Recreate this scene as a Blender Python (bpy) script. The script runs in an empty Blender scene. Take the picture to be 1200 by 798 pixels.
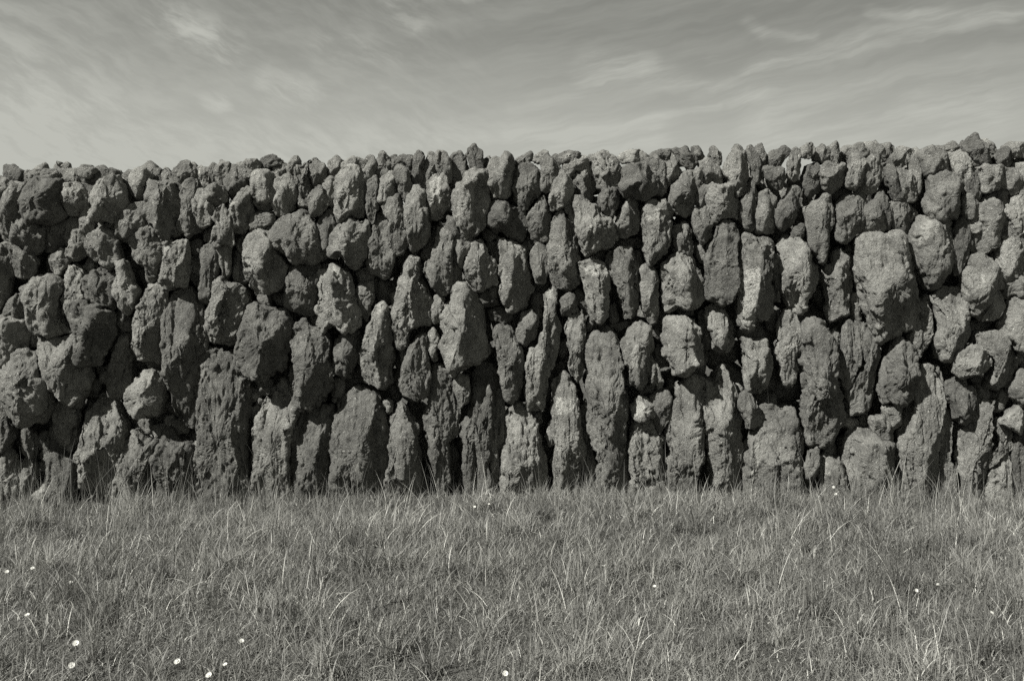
import bpy, math, random
import numpy as np

R = math.radians
scene = bpy.context.scene
col = scene.collection
rng = np.random.default_rng(11)
random.seed(11)

# ------------------------------------------------------------------ scale of the place
M_PX = 1.75 / 393.0            # metres per survey unit on the wall's face
EYE = 278 * M_PX               # height of the camera above the grass
DIST = 5.2                     # camera to wall face
SUN_EL, SUN_AZ = 45.0, -49.0   # degrees; azimuth measured from the wall's normal, minus = from the left


def wx(px): return (px - 600.0) * M_PX
def wz(py): return EYE - (py - 300.0) * M_PX

UP_ASP = 1.72
N_GRASS = 380000
GROW, GROW_W = 0.0055, 0.010
G_LO, G_HI, G_STRAW = 0.095, 0.31, 0.60
SUN_E, SKY_STRENGTH, EXPOSURE = 5.0, 0.05, 0.8
SKYTINT = (1.0, 1.01, 0.915); SKYPOW = 1.0; SKYMUL = 0.87; CLOUD = 6.0; VEIL = 0.18; SKYCAP = 4.4; ZENITH = 0.27; LOWHAZE = 0.6
WISPS = [(690, 80, 750, 84, 46, 0.6), (750, 84, 900, 115, 38, 0.55), (880, 82, 1010, 52, 24, 0.55), (1010, 52, 1180, 14, 24, 0.5),
         (840, 70, 960, 75, 24, 0.35), (1020, 18, 1130, 18, 14, 0.6), (1130, 18, 1200, 4, 16, 0.5), (730, 150, 845, 120, 11, 0.55),
         (600, 165, 760, 160, 45, 0.55), (900, 150, 1150, 130, 70, 0.5), (900, 110, 1200, 110, 60, 0.25), (875, 22, 900, 42, 14, 0.45),
         (900, 42, 950, 46, 12, 0.4), (600, 130, 720, 95, 20, 0.25), (200, 16, 270, 58, 46, 0.65), (243, 126, 262, 124, 18, 0.6),
         (-60, 115, 60, 165, 210, 0.55), (320, 105, 360, 112, 42, 0.5), (465, 0, 490, 30, 34, 0.45), (380, 55, 450, 60, 44, 0.35),
         (500, 0, 560, 2, 12, 0.5), (0, 60, 30, 75, 45, 0.45), (150, 172, 600, 165, 60, 0.4)]
DAISIES = [
 (8, 670, 1.0, 'white daisy at the far left edge, farther left of the upper pair'),
 (38, 666, 1.0, 'white daisy near the left edge, right-hand one of the upper pair'),
 (83, 691, 0.9, 'small white daisy at left, between the upper pair and the lower ones'),
 (32, 727, 1.1, 'white daisy at left standing alone midway down the grass'),
 (89, 757, 1.25, 'large white daisy low at left, directly above another daisy'),
 (84, 783, 1.2, 'white daisy low at left, directly below a larger daisy'),
 (208, 778, 1.25, 'white daisy low in the grass, alone right of the stacked pair at left'),
 (245, 795, 1.2, 'white daisy cut by the bottom edge of the picture at left'),
 (264, 790, 0.9, 'small white daisy just above the bottom edge, left of the centre'),
 (283, 756, 1.0, 'white daisy in short grass, rightmost of the flowers at lower left'),
 (556, 594, 0.9, 'white daisy near the wall foot at the centre, brighter of a close pair'),
 (573, 592, 0.7, 'tiny white daisy near the wall foot at the centre, right of a brighter one'),
 (592, 789, 1.1, 'white daisy alone at the bottom centre of the grass'),
 (767, 687, 0.8, 'small white daisy halfway down the grass, right of the centre'),
 (707, 663, 0.7, 'tiny white daisy in the upper middle grass, just right of the centre'),
 (979, 579, 1.15, 'big white daisy against the foot of a pale base slab at right'),
 (977, 571, 1.0, 'small white daisy just above a bigger one against a pale base slab'),
 (1074, 692, 0.9, 'small white daisy at right, left of the tall seed stalks'),
 (1099, 686, 0.8, 'small white daisy among the tall seed stalks at right'),
 (1194, 702, 1.1, 'white daisy at the far right edge of the grass'),
 (1162, 718, 0.9, 'white daisy at right, lowest of those near the right edge'),
]
STONES = """
@ 0 160
c 0,175 38,180 40,245 0,248
c 40,180 95,195 130,220 95,295 65,290 42,245
f -20,248 30,248 68,300 60,345 30,360 -20,360
c 150,205 215,198 320,215 310,255 220,258 160,300 110,290 105,245
f 105,280 175,290 160,350 145,400 148,455 110,480 70,465 60,395 85,320
f70 215,262 270,255 365,270 385,340 378,450 320,490 240,505 195,490 150,440 143,400 190,320
c 305,200 370,195 440,203 505,235 505,285 450,270 370,255 310,230
c 440,200 500,190 560,195 540,215 515,240 470,225
c 560,205 620,193 670,200 680,225 600,245 560,275 510,280 520,240
f65 395,280 450,275 490,300 520,390 500,430 460,460 400,435 385,380 383,310
f 505,285 565,285 555,400 555,430 525,415 510,350
f 600,262 655,255 630,330 590,420 570,440 548,350 570,300
f60 660,255 720,240 745,280 760,330 765,410 700,500 640,495 575,480 600,420 640,340
c 700,220 735,195 765,210 755,245 740,250
c60 760,235 810,200 850,205 885,240 860,300 855,350 800,355 765,330
w 890,195 925,190 935,255 905,262
w 935,210 955,185 1000,225 1005,255 940,258
c 1015,215 1060,165 1100,162 1148,195 1125,270 1085,310 1030,260
f50 865,265 930,270 1010,260 1030,320 1060,420 1055,570 1000,590 940,520 870,520 855,460 870,380
w 1030,310 1080,330 1085,390 1065,450 1050,400
f55 1110,260 1155,255 1160,350 1180,420 1170,560 1100,585 1060,530 1070,470 1090,400 1090,320
f 480,470 500,425 545,440 565,500 560,560 530,600 480,540
f -20,370 35,375 60,440 95,520 85,590 60,620 25,590 -20,520
f55 125,500 170,472 225,515 275,530 265,640 240,680 190,680 110,640 98,590
f 285,550 300,510 350,470 400,470 385,560 370,640 300,680 260,620
f 385,560 400,490 440,465 480,500 470,550 430,570 420,650 395,640
f60 440,560 500,555 530,590 500,690 440,730 405,700 425,640
f 540,570 590,530 650,520 700,560 700,640 720,720 680,760 620,740 560,700 520,650
f 705,540 720,490 780,400 830,385 865,400 850,500 830,560 760,620 710,610
f55 765,580 840,528 915,535 950,580 995,640 975,740 940,790 935,828 880,828 860,760 800,720 755,680
f70 1110,610 1060,610 1010,660 980,760 965,870 1010,885 1100,870 1110,760 1120,690
w 1090,720 1140,700 1180,780 1180,840 1130,885 1105,830
f65 -30,640 95,640 105,720 80,830 50,950 10,1000 -30,1000
f 100,645 150,640 200,690 240,720 240,800 180,830 130,800 110,720
f 310,700 350,660 400,670 410,730 370,800 340,800
w 470,770 520,700 540,720 545,790 520,815 480,800
w 255,690 300,690 310,790 250,800
@ 0 300
f 400,90 440,40 490,100 500,200 515,240 475,440 430,400 385,340 390,220
f 90,250 140,215 165,260 190,370 130,355 50,340 60,310
f50 165,190 210,145 320,120 385,150 405,180 375,260 380,370 425,440 350,450 245,445 215,370 190,300
w 590,75 620,40 670,50 720,85 700,105 610,100
f 525,130 570,85 650,95 705,120 710,230 690,290 620,290 560,250 520,180
f 720,40 760,30 790,100 830,200 820,290 770,340 740,300 710,200 730,100
w 800,70 840,80 870,130 860,190 835,195 800,130
f60 885,180 930,160 985,200 985,300 985,560 930,610 810,600 795,540 800,400 850,300 870,220
f60 990,250 1020,200 1110,180 1170,260 1200,400 1195,600 1190,850 1170,980 1090,1000 1040,900 1010,720 990,500
f -30,360 40,345 190,370 205,440 200,520 130,540 60,640 30,640 -30,580
f 200,420 240,450 245,530 205,520 190,470
f 245,470 280,445 310,465 475,460 490,560 520,700 510,800 470,890 420,840 340,740 300,700 270,600
f40 475,310 520,265 590,290 690,310 700,420 665,530 640,570 500,640 490,560 480,450
f 700,310 740,310 790,390 780,430 690,450 690,370
f 680,440 770,440 780,540 750,620 760,760 690,840 645,830 655,650
f65 860,670 940,650 990,700 980,780 950,920 850,940 790,890 775,840 800,750
w 820,600 900,610 940,645 870,665
w 960,670 1000,690 1020,820 990,830 970,750
f 130,570 250,540 300,700 340,760 320,890 200,1000 100,900 60,830 20,800 40,680 100,640
w 550,650 640,650 640,740 560,745
w 500,720 550,740 540,830 510,830
w -20,640 40,690 20,800 -20,800
@ 0 440
b -20,110 30,110 75,200 90,300 50,440 -20,470
b -20,440 50,440 95,520 90,650 -20,700
b 320,80 355,55 400,110 440,200 445,290 440,400 400,440 350,430 330,380 330,250
b 325,415 360,440 450,490 445,700 400,760 320,740 300,620 300,500
w 285,310 325,260 325,400 290,520 215,510 215,470 245,400
w 215,350 245,340 225,420 200,440
b 120,300 170,300 195,480 160,500 130,460
b 110,540 130,490 180,510 190,590 160,640 110,680 100,640
w 190,530 230,520 240,560 200,565
w 160,660 210,648 260,680 250,740 160,735
b50 530,200 600,100 660,160 680,240 720,290 725,520 690,650 600,650 510,570 500,500 445,470 500,340
w 510,640 560,580 600,640 570,740 520,700
b 600,650 650,640 660,720 590,730
b70 740,400 800,310 850,350 900,400 960,350 1000,330 980,400 900,520 890,600 870,650 800,680 720,690 690,640 740,560
b50 920,520 980,330 1030,340 1140,400 1145,740 1000,740 920,740 910,640 925,590
w 950,130 1010,130 1040,200 1000,230 950,200
w 950,250 1000,240 980,300 945,350
w 1000,270 1070,290 1080,340 1010,340
w 790,250 850,280 870,350 810,310
w 870,310 940,300 940,360 900,375
b 1150,390 1195,380 1200,500 1195,740 1155,740 1165,560
@ 220 160
c 35,225 70,190 115,200 112,290 70,345 52,300
c 115,195 135,170 158,200 155,270 120,290
c 160,185 190,155 238,175 225,230 210,300 170,270
c 225,215 245,180 290,195 370,265 380,285 310,320 265,350 230,320 218,270
c 280,160 335,140 345,160 290,190
c 305,185 360,150 415,145 410,190 380,245 350,245 310,210
c 415,150 470,115 530,130 535,150 470,170 435,215 410,190
c 475,165 520,145 560,165 580,205 515,245 490,210
c 575,170 630,120 655,155 625,195 580,215
f 405,230 465,200 500,240 510,300 500,420 440,435 405,400 400,310
f45 515,270 530,250 600,235 625,280 625,430 580,460 540,460 505,370 500,330
f60 640,190 690,150 715,135 700,200 725,260 735,340 715,410 670,410 620,370 620,300 635,240
c 700,190 740,140 790,165 805,210 800,260 740,300 725,240
w 735,240 770,230 775,300 740,305
c 815,150 860,122 900,150 905,200 870,240 815,235 802,190
c 915,165 965,130 1040,150 1030,185 960,190 910,190
f 805,280 840,248 880,260 875,340 850,400 800,350
f45 725,370 760,300 795,320 820,390 790,455 740,460
f55 895,240 935,180 985,170 1010,220 1050,270 1045,400 1020,470 960,470 900,510 865,430 870,370
c 1025,170 1070,130 1100,165 1100,210 1070,250 1030,230
c60 1105,150 1135,105 1180,155 1180,210 1120,240 1100,210
f 1060,280 1100,240 1115,300 1105,380 1115,420 1085,510 1068,450 1060,350
f50 1110,290 1150,240 1200,210 1235,250 1240,310 1220,350 1150,395 1115,380
w 1040,400 1065,385 1065,470 1035,460
f 80,360 110,320 150,350 170,440 155,520 110,530 80,440
f60 145,290 185,280 230,310 240,370 180,430 150,430 125,350
f50 205,420 225,400 270,510 280,640 240,620 185,640 180,600 190,480
f40 270,430 300,370 370,290 385,330 395,440 350,560 290,560 275,500
w 285,590 320,580 350,620 345,680 310,680 285,630
f 180,640 240,620 250,690 240,800 220,820 185,720
f 80,660 130,630 175,650 180,760 140,900 120,980 90,960 85,800
w 250,680 300,660 330,740 335,850 290,880 255,800
w 100,550 170,540 170,620 110,630 90,600
w 10,620 60,610 75,690 50,700 20,670
f 370,480 410,445 510,450 510,500 430,550 380,580
f55 355,600 430,540 510,590 545,680 575,760 585,850 560,900 470,910 410,910 350,720
f70 460,540 620,460 690,450 740,530 800,620 810,710 740,740 640,730 590,690 540,650
w 735,475 775,465 785,550 750,575 740,530
f 790,460 840,430 880,510 875,590 865,670 810,690 795,600
f50 855,600 900,540 960,490 1050,500 1065,600 1040,700 970,760 920,690 860,680
f 1090,560 1135,440 1160,500 1200,640 1197,760 1150,830 1080,790 1060,640
@ 220 300
f40 165,150 210,125 260,160 330,200 350,260 320,420 240,530 160,510 120,450 120,380 150,260
w 490,235 580,230 580,285 510,280
w 395,240 480,240 470,290 410,280
f45 595,130 630,70 765,60 770,320 690,350 595,310
f55 780,100 860,70 940,110 960,230 1000,330 1000,400 900,435 850,370 800,440 770,400 780,280
w 870,75 920,70 925,120 885,130
w 770,60 800,45 800,80 775,85
w 705,340 760,320 775,400 745,425 710,400
f50 370,290 440,300 570,305 600,380 590,560 575,650 490,690 420,740 350,680 320,620 330,400
f50 640,410 690,370 730,400 800,440 835,490 830,600 830,700 790,860 690,900 630,860 625,760 650,620 635,540
w 600,660 640,620 630,740 590,750
f 880,490 920,445 1000,450 1005,560 970,640 960,720 860,690 855,640
f 990,170 1080,150 1080,250 1040,380 1010,290 985,220
w 985,100 1040,70 1080,100 1070,150 1000,150
f50 1110,280 1140,250 1180,350 1200,370 1190,500 1200,740 1130,770 1070,750 1010,640 1010,560 1070,430
w 285,510 310,490 320,560 300,610 280,570
b 130,535 180,540 270,590 345,690 350,800 340,950 350,1100 380,1250 370,1420 200,1440 80,1440 70,1250 100,1050 100,900 115,700
w 390,720 470,740 470,800 400,820
w 840,720 900,720 900,830 850,820
@ 220 440
b 440,180 490,70 540,40 620,70 640,160 610,290 600,380 610,600 620,720 400,720 380,580 410,460 420,300 425,220
w 345,75 395,110 395,155 345,150
w 350,230 395,180 415,220 400,280 355,300
b55 650,240 720,180 840,190 865,280 860,450 870,560 865,700 650,710 620,580 605,400
b55 870,130 1000,60 1060,70 1100,110 1140,260 1160,400 1180,500 1140,600 1130,700 870,710 865,560 880,500 860,400
w 1140,160 1180,150 1190,210 1150,220
w 400,140 430,160 400,175
w 840,150 865,115 870,160
b 20,400 60,390 70,560 60,740 10,740
@ 440 160
c 80,130 110,125 125,190 95,205
c 125,130 160,120 225,125 225,190 180,185 130,165
c 235,130 262,100 288,125 270,200 260,290 235,305 220,280 225,190
f 120,190 160,175 200,210 218,300 205,370 180,390 150,330 130,270
c60 280,160 325,110 360,150 360,200 320,250 300,310 255,315 275,230
c 350,110 385,100 440,150 440,230 425,260 380,215 360,180
c 445,125 490,100 520,130 540,180 520,240 470,290 455,340 435,300 445,200
c 520,110 575,72 620,95 637,180 590,200 545,150
w 640,135 665,120 675,180 660,260 640,220
f55 540,235 600,195 640,210 655,320 655,500 590,580 520,597 500,540 470,430 470,340 485,280
f 330,250 375,218 420,250 440,340 430,420 390,490 320,485 305,420 315,330
f 180,430 210,350 240,310 300,340 310,440 305,560 270,640 225,650 195,600 185,500
f 50,400 100,360 135,350 165,430 160,540 200,620 160,680 100,690 95,620 110,500 60,440
w 275,690 330,580 355,520 345,650 330,720 285,715
f60 360,530 420,505 450,570 465,680 500,760 500,840 450,900 400,930 340,880 290,790 300,740 335,720 345,640
f 430,470 480,480 510,590 450,600 430,530
f 450,620 490,600 560,600 555,660 520,740 495,770 460,710
f50 530,730 575,620 620,600 660,700 690,760 700,850 640,880 590,890 530,850 520,800
w 620,545 660,550 720,585 680,605 640,590
w 660,610 720,620 730,680 720,760 680,700
f40 730,600 800,610 850,650 870,720 900,790 920,900 880,980 820,1025 750,1010 720,920 715,800 735,700
f55 665,260 680,150 760,115 800,140 810,230 795,330 750,380 690,370 665,330
c 810,170 850,125 905,97 910,130 860,170 820,190
f 820,250 850,180 900,165 955,210 965,320 920,390 870,430 825,380 812,300
f50 650,430 700,380 750,390 775,420 850,430 880,530 850,600 770,570 700,540 660,510
f60 885,490 920,430 980,350 1000,420 1020,500 1010,600 950,630 920,580 890,540
c 920,135 970,95 1010,95 980,140 950,150
f 975,170 1000,110 1060,165 1070,240 1030,290 1000,330 970,310 960,240
f 1040,300 1080,205 1120,230 1145,320 1120,400 1080,420 1030,440 1020,360
w 995,340 1015,340 1045,440 1010,460
c 1040,120 1130,92 1190,100 1150,140 1080,155
f 1100,380 1150,360 1165,430 1150,500 1110,440
w 870,650 895,565 920,620 910,690 880,690
f60 915,670 955,625 1000,680 1005,780 980,860 950,850 920,770
f 1030,500 1080,430 1140,490 1160,560 1180,700 1180,850 1130,910 1060,890 1030,840 1015,680 1015,600
@ 660 160
c 0,160 145,115 155,175 60,190 40,230 0,210
c55 45,240 70,195 150,180 185,220 185,330 140,385 75,340
c60 160,130 240,105 330,150 355,190 320,280 260,305 190,250 175,190
c 330,120 380,90 450,88 465,105 430,140 360,150 335,140
f60 360,190 390,165 450,170 520,220 545,290 540,340 450,365 360,340 325,290 335,240
c 440,125 480,105 515,190 490,200 455,170
c 505,120 560,85 635,78 635,100 590,130 540,130
f 500,140 545,120 585,170 590,260 590,320 570,340 545,250 515,190
c 590,160 630,120 665,130 685,200 670,250 620,270 595,230
c 640,80 690,70 760,120 775,160 740,195 690,165 660,110
w 770,60 790,62 830,120 800,125 770,120
f55 640,300 700,230 780,200 800,240 770,310 740,460 640,440 620,400
f 790,150 830,125 920,220 925,270 850,300 820,270 805,200
c 855,110 885,72 930,100 930,150 890,160
f60 930,200 990,90 1015,60 1060,100 1070,200 1045,330 1010,350 975,300 960,240
c 1060,90 1090,70 1130,140 1145,230 1130,265 1100,200
c 1130,70 1165,58 1180,130 1170,175 1140,150
f 760,350 800,290 825,300 830,400 810,420 770,400
f55 830,300 900,290 960,295 990,350 1015,400 1000,470 940,480 880,505 850,440 835,380
f60 1030,400 1060,350 1095,250 1112,330 1110,430 1090,550 1060,540 1030,470
f 755,430 800,415 840,470 850,580 800,630 770,560 755,500
w 780,630 820,640 825,740 790,700
f 205,400 240,310 320,315 320,380 290,440 270,465
f60 295,540 340,440 390,345 415,360 425,560 380,580 300,600
w 425,450 455,430 465,530 430,560
f45 65,365 110,370 200,430 270,490 285,640 220,650 140,690 110,620 80,520
w 145,690 200,655 265,690 220,725 150,720
w 290,640 360,600 450,605 460,640 340,655
f50 460,430 500,390 600,395 630,440 605,540 600,640 540,720 500,745 475,680 465,540
f 640,520 710,500 745,600 740,690 660,690 640,620
f45 570,760 640,700 740,680 760,750 800,800 810,930 780,990 700,1005 590,1015 565,940 580,850
f 840,660 890,520 960,490 1000,580 1000,700 1000,860 960,980 920,980 840,940 830,800
f 270,660 380,660 410,720 430,850 440,900 430,1050 350,1070 330,940 270,820
w 410,680 455,670 465,740 435,780
@ 660 300
f 90,40 190,25 230,50 260,150 245,330 210,390 180,370 150,230 110,130
f55 445,70 480,45 525,75 540,170 555,290 550,370 515,400 470,330 445,210
w 535,100 560,90 570,150 550,210
w 75,190 100,210 135,290 150,330 120,340 80,250
w 145,400 175,345 180,380 150,445
b60 145,480 230,400 270,450 310,490 330,600 340,720 345,800 360,1000 375,1130 370,1300 280,1290 200,1290 190,1150 150,1000 165,850 145,700
f55 335,490 370,420 440,385 500,410 510,520 470,600 470,720 430,765 375,740 370,650 340,580
f 470,570 510,580 575,730 550,775 510,740 480,660
w 520,440 550,430 585,490 560,505
w 520,600 560,525 605,570 610,640 550,660
f60 590,370 650,340 760,370 790,500 800,610 740,640 640,690 610,600 600,520
f60 840,300 900,280 960,350 990,420 1000,520 960,560 870,545 860,460 840,380
w 265,300 300,290 320,380 285,390
w 275,410 390,395 350,430 290,440
w 680,320 760,300 760,340 690,340
f 800,330 840,310 850,450 860,540 810,560 800,450
@ 660 440
w 620,60 640,30 675,60 640,125
b 680,40 740,0 800,20 805,200 800,400 760,520 750,700 620,700 610,520 625,400 625,160 680,130
f 385,170 440,115 490,150 520,220 490,245 430,258 395,220
b55 395,310 430,260 510,240 530,330 570,430 580,650 390,650 385,440
f 500,120 600,80 625,130 610,240 560,335 530,270 510,200
w 450,70 540,70 520,110 460,105
b60 810,60 900,40 940,-40 990,60 1020,200 1035,380 1060,560 1065,720 900,720 860,560 830,480 810,300
w 800,150 815,140 815,200 800,205
f 1020,90 1080,90 1105,180 1140,230 1130,280 1060,305 1040,220 1020,180
w 340,190 380,200 385,300 365,350 340,280
b 130,150 165,170 160,280 150,330 170,470 190,580 110,680 120,560 100,400 110,200
@ 440 300
w 90,230 120,225 125,310 95,320
f65 165,60 210,0 250,10 260,130 290,200 320,260 330,390 250,410 200,440 180,530 140,530 105,430 120,300 140,200
w 140,550 185,580 170,640 150,620
f60 160,660 250,470 290,455 310,560 320,640 300,780 280,820 250,855 200,820 150,790
f 305,460 340,425 370,470 360,600 340,610 310,540
f 335,320 360,230 400,245 380,320 370,380 345,390
f60 385,310 430,250 470,190 520,165 600,220 625,300 640,450 660,570 560,640 440,690 400,580 370,530 400,450 380,390
f 610,210 660,180 710,185 720,290 650,290 620,260
w 660,330 700,310 750,310 800,360 750,390 680,370
f60 700,420 730,400 790,415 830,520 860,640 855,780 830,840 780,840 760,760 720,620 715,540 695,470
f 830,440 860,330 910,320 940,380 930,460 870,520 820,490
w 920,240 955,225 975,270 960,370 930,340
f65 990,220 1030,180 1055,210 1045,310 1080,430 1060,540 1020,640 985,790 970,890 900,900 880,820 880,640 900,560 960,500 1000,410 1010,330
f 1080,260 1130,215 1170,240 1175,320 1130,350 1085,340
f60 1100,420 1170,330 1200,320 1220,420 1220,600 1210,700 1180,750 1130,660 1140,560
w 1070,530 1120,500 1140,540 1090,600
f 460,720 490,690 540,690 550,800 540,850 500,880 470,800
w 690,680 720,680 760,780 740,800 700,780
@ 440 440
b60 1040,110 1050,0 1100,-30 1160,60 1170,200 1185,330 1185,690 1040,650 1045,480 1050,380 1035,220
b 560,60 580,-20 620,-80 690,-60 695,80 690,200 670,300 665,400 680,660 600,690 530,650 530,480 520,330 530,260 565,180
b 700,100 745,80 750,200 745,400 720,560 690,660 650,660 665,420 680,260
b50 320,10 340,-50 410,-40 440,20 460,130 490,220 470,330 420,400 410,620 360,640 340,500 330,370 300,310 285,230 320,130
b60 90,280 110,200 150,150 200,220 240,290 245,400 260,500 280,640 160,690 50,680 60,570 100,440
w 45,170 65,150 95,180 70,220
b60 780,210 820,180 900,240 940,290 950,400 980,500 970,640 870,660 750,660 760,500 770,400
w 930,220 965,215 965,280 945,260
w 1010,360 1030,280 1045,380 1020,410
@ 820 160
c60 385,130 440,90 510,62 530,85 490,140 420,190 395,170
f 355,200 400,195 470,210 465,290 440,320 410,290 390,250
c60 510,160 540,90 575,100 575,180 540,245 505,230
c 575,80 650,48 655,80 620,125 585,120
c60 660,85 720,55 765,75 770,110 720,150 680,130
c 775,70 820,42 825,80 790,165 755,150
f60 595,240 620,180 680,165 690,230 680,310 640,350 600,290
f55 690,200 720,170 830,175 830,240 790,300 740,320 700,270
c 865,90 920,60 950,52 985,100 940,120 890,115
c55 990,85 1040,38 1095,65 1130,115 1070,150 1020,120
f 845,230 875,120 925,140 940,190 920,250 880,310 850,290
f50 900,290 950,200 990,120 1030,170 1050,230 1000,320 960,335 905,315
f60 1050,190 1090,150 1130,220 1165,310 1170,350 1130,360 1090,270
f50 440,450 540,300 575,300 575,400 550,490 480,550 445,520
f55 350,340 400,310 430,370 435,480 420,560 350,560 320,480 340,420
f55 610,420 660,390 700,345 745,355 745,450 735,640 690,740 640,660 620,560
f 535,560 570,510 600,530 590,590 540,595
f50 785,430 840,360 950,345 955,450 930,540 860,590 805,620 790,520
w 770,340 830,308 890,325 880,345 790,365
f 945,440 1000,390 1030,380 1050,550 950,550
f 1020,370 1045,320 1085,400 1090,540 1060,540 1050,460
f 1115,400 1180,365 1215,420 1205,560 1150,580 1120,500
f60 455,640 520,578 600,640 660,740 698,810 650,940 580,1012 520,1000 475,920 490,820 460,720
f50 710,820 760,740 820,660 890,700 890,790 900,870 860,960 850,1040 770,1070 750,1040 765,940 740,860
w 880,660 920,640 935,690 910,740 890,710
f55 225,600 260,562 310,590 410,600 400,700 385,850 410,1020 300,1100 250,1130 225,1090 212,870
@ 820 300
f 400,30 430,-10 465,30 460,130 450,265 405,260 400,150
f65 455,400 490,310 550,340 570,450 560,540 555,700 520,770 490,720 470,630 440,570
f60 235,470 300,490 365,475 400,560 420,640 380,720 330,800 280,790 250,680 260,580
f60 575,420 640,360 700,390 750,520 780,660 810,800 830,960 750,1090 720,1110 650,1080 605,1030 620,800 600,640
f 775,620 830,540 840,420 870,378 925,460 940,560 890,650 880,740 850,780 820,720
f60 915,390 990,400 1025,470 1045,580 1020,700 1000,800 990,880 870,930 860,830 900,700 950,620 980,540 920,430
w 770,450 820,430 830,500 790,590 775,600
w 890,260 910,220 945,240 950,380 910,380 900,320
w 400,330 450,320 450,420 410,430
@ 820 440
w 265,400 295,385 300,430 275,500
b60 275,590 300,340 340,300 340,190 410,180 520,190 570,290 570,360 545,480 540,650 540,700 270,700
f 570,530 620,430 680,420 665,500 620,600 580,580
w 570,640 600,610 640,650 640,700 570,700
b 680,530 720,470 820,475 820,600 860,640 860,720 690,710
w 845,290 880,245 930,275 975,295 930,335 880,320
w 960,260 990,230 1000,290 975,300
b60 865,360 960,315 1000,320 1040,370 1110,380 1120,640 1000,700 870,700 860,560
f 985,250 1060,240 1110,320 1110,380 1050,370 1010,320
f 1060,180 1170,170 1160,260 1120,300 1080,260
w 730,430 810,410 815,470 740,465
@ 960 160
f60 200,610 240,570 330,590 420,580 490,650 520,740 525,900 520,1100 450,1130 340,1185 300,1090 240,920 200,800
c 430,130 480,70 550,80 540,110 470,175 440,165
f60 430,190 460,200 520,215 555,320 555,370 500,380 480,310
f 545,140 575,100 600,190 600,240 575,330 550,260
f50 590,100 630,70 700,80 740,110 760,200 720,220 640,235 610,190
f60 620,240 720,225 770,250 785,350 780,480 700,510 630,440
c 740,70 790,42 830,80 800,95 750,95
c 830,60 910,15 960,60 975,150 930,170 880,130
c 930,25 1010,28 1050,60 1040,80 960,70
f 745,110 830,105 855,150 870,230 860,290 840,350 800,280 770,190
f 860,240 890,220 910,310 905,360 870,370 850,330
c 980,90 1020,85 1060,180 1010,190 980,140
c 1035,120 1090,80 1120,100 1110,150 1070,180
c 1100,70 1140,38 1220,45 1220,110 1140,100
f50 890,200 980,180 1070,200 1090,290 1010,300 960,330 910,310
f 1075,200 1120,200 1165,280 1160,320 1110,335 1090,280
f 815,370 840,350 890,400 900,460 850,480 820,440
f60 850,540 890,390 980,345 1030,380 1040,450 1075,490 1080,560 1010,620 960,680 900,690 870,620
f 1000,310 1060,295 1110,340 1060,430 1040,400 1010,350
f 1165,160 1220,150 1270,400 1260,820 1180,840 1060,850 1030,780 1030,700 1080,560 1060,460 1110,380 1160,320
w 520,430 545,405 578,440 570,520 535,525
f50 510,620 545,550 600,475 680,500 740,520 770,600 790,680 740,760 710,800 700,880 620,890 560,780 520,700
f60 770,560 820,480 850,560 860,640 820,730 790,800 775,760 790,660
w 925,690 975,680 980,725 935,730
@ 960 300
f60 350,720 375,650 400,560 455,478 520,520 550,660 540,800 500,840 360,840
f50 820,110 870,70 870,0 930,0 1020,100 1040,180 950,200 940,280 880,340 840,280 820,200
f60 660,230 700,200 800,195 840,320 870,380 850,490 780,620 700,610 670,500 690,370
w 615,250 640,230 660,270 640,300
w 640,300 670,290 670,420 630,480 650,380
f 520,270 600,250 650,380 640,460 590,580 540,620 520,450
f 740,660 760,560 850,520 960,570 960,640 900,680 780,680
f60 890,460 960,440 1080,450 1120,560 1140,650 1080,720 1000,770 960,750 1000,680 970,560 900,520
w 920,730 990,640 1005,680 970,750 930,750
f50 1050,430 1080,280 1135,230 1190,290 1240,400 1240,560 1140,560 1100,480
f 1060,160 1110,120 1230,150 1230,260 1130,220 1060,230
w 1165,590 1220,560 1220,650 1170,620
f55 730,750 790,715 880,770 880,830 830,960 780,940 740,800
w 680,660 700,640 720,670 715,800 690,790
w 890,400 1000,370 1030,390 1010,430 900,440
f 950,220 1040,200 1060,300 1010,360 930,370 900,340
@ 960 440
b55 460,510 470,340 510,240 540,140 590,-60 640,-60 690,60 700,200 690,330 650,470 630,690 480,690
b 690,330 720,220 740,180 760,230 750,350 740,500 780,560 770,640 680,690 710,560 700,420
b60 835,400 840,300 880,200 890,100 960,60 1010,80 970,150 985,260 980,400 940,680 830,680
f 1010,130 1060,80 1095,110 1080,200 1020,210
b50 1020,270 1060,260 1110,340 1120,420 1060,460 1000,520 960,540 980,470 1060,430 1060,360
b 960,560 1050,480 1110,440 1110,640 960,650
f 1030,260 1070,230 1120,175 1160,220 1150,330 1100,300
b 1160,260 1220,150 1250,400 1240,660 1150,640 1150,420
f 1095,60 1140,-20 1230,-40 1230,130 1150,170 1100,110
"""

# ------------------------------------------------------------------ numpy noise
_perm = rng.permutation(256)
_perm = np.concatenate([_perm, _perm]).astype(np.int32)
_grad = rng.normal(size=(256, 3)); _grad /= np.linalg.norm(_grad, axis=1)[:, None]
_grad = _grad.astype(np.float32)
_rand3 = rng.random((256, 3)).astype(np.float32)


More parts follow.
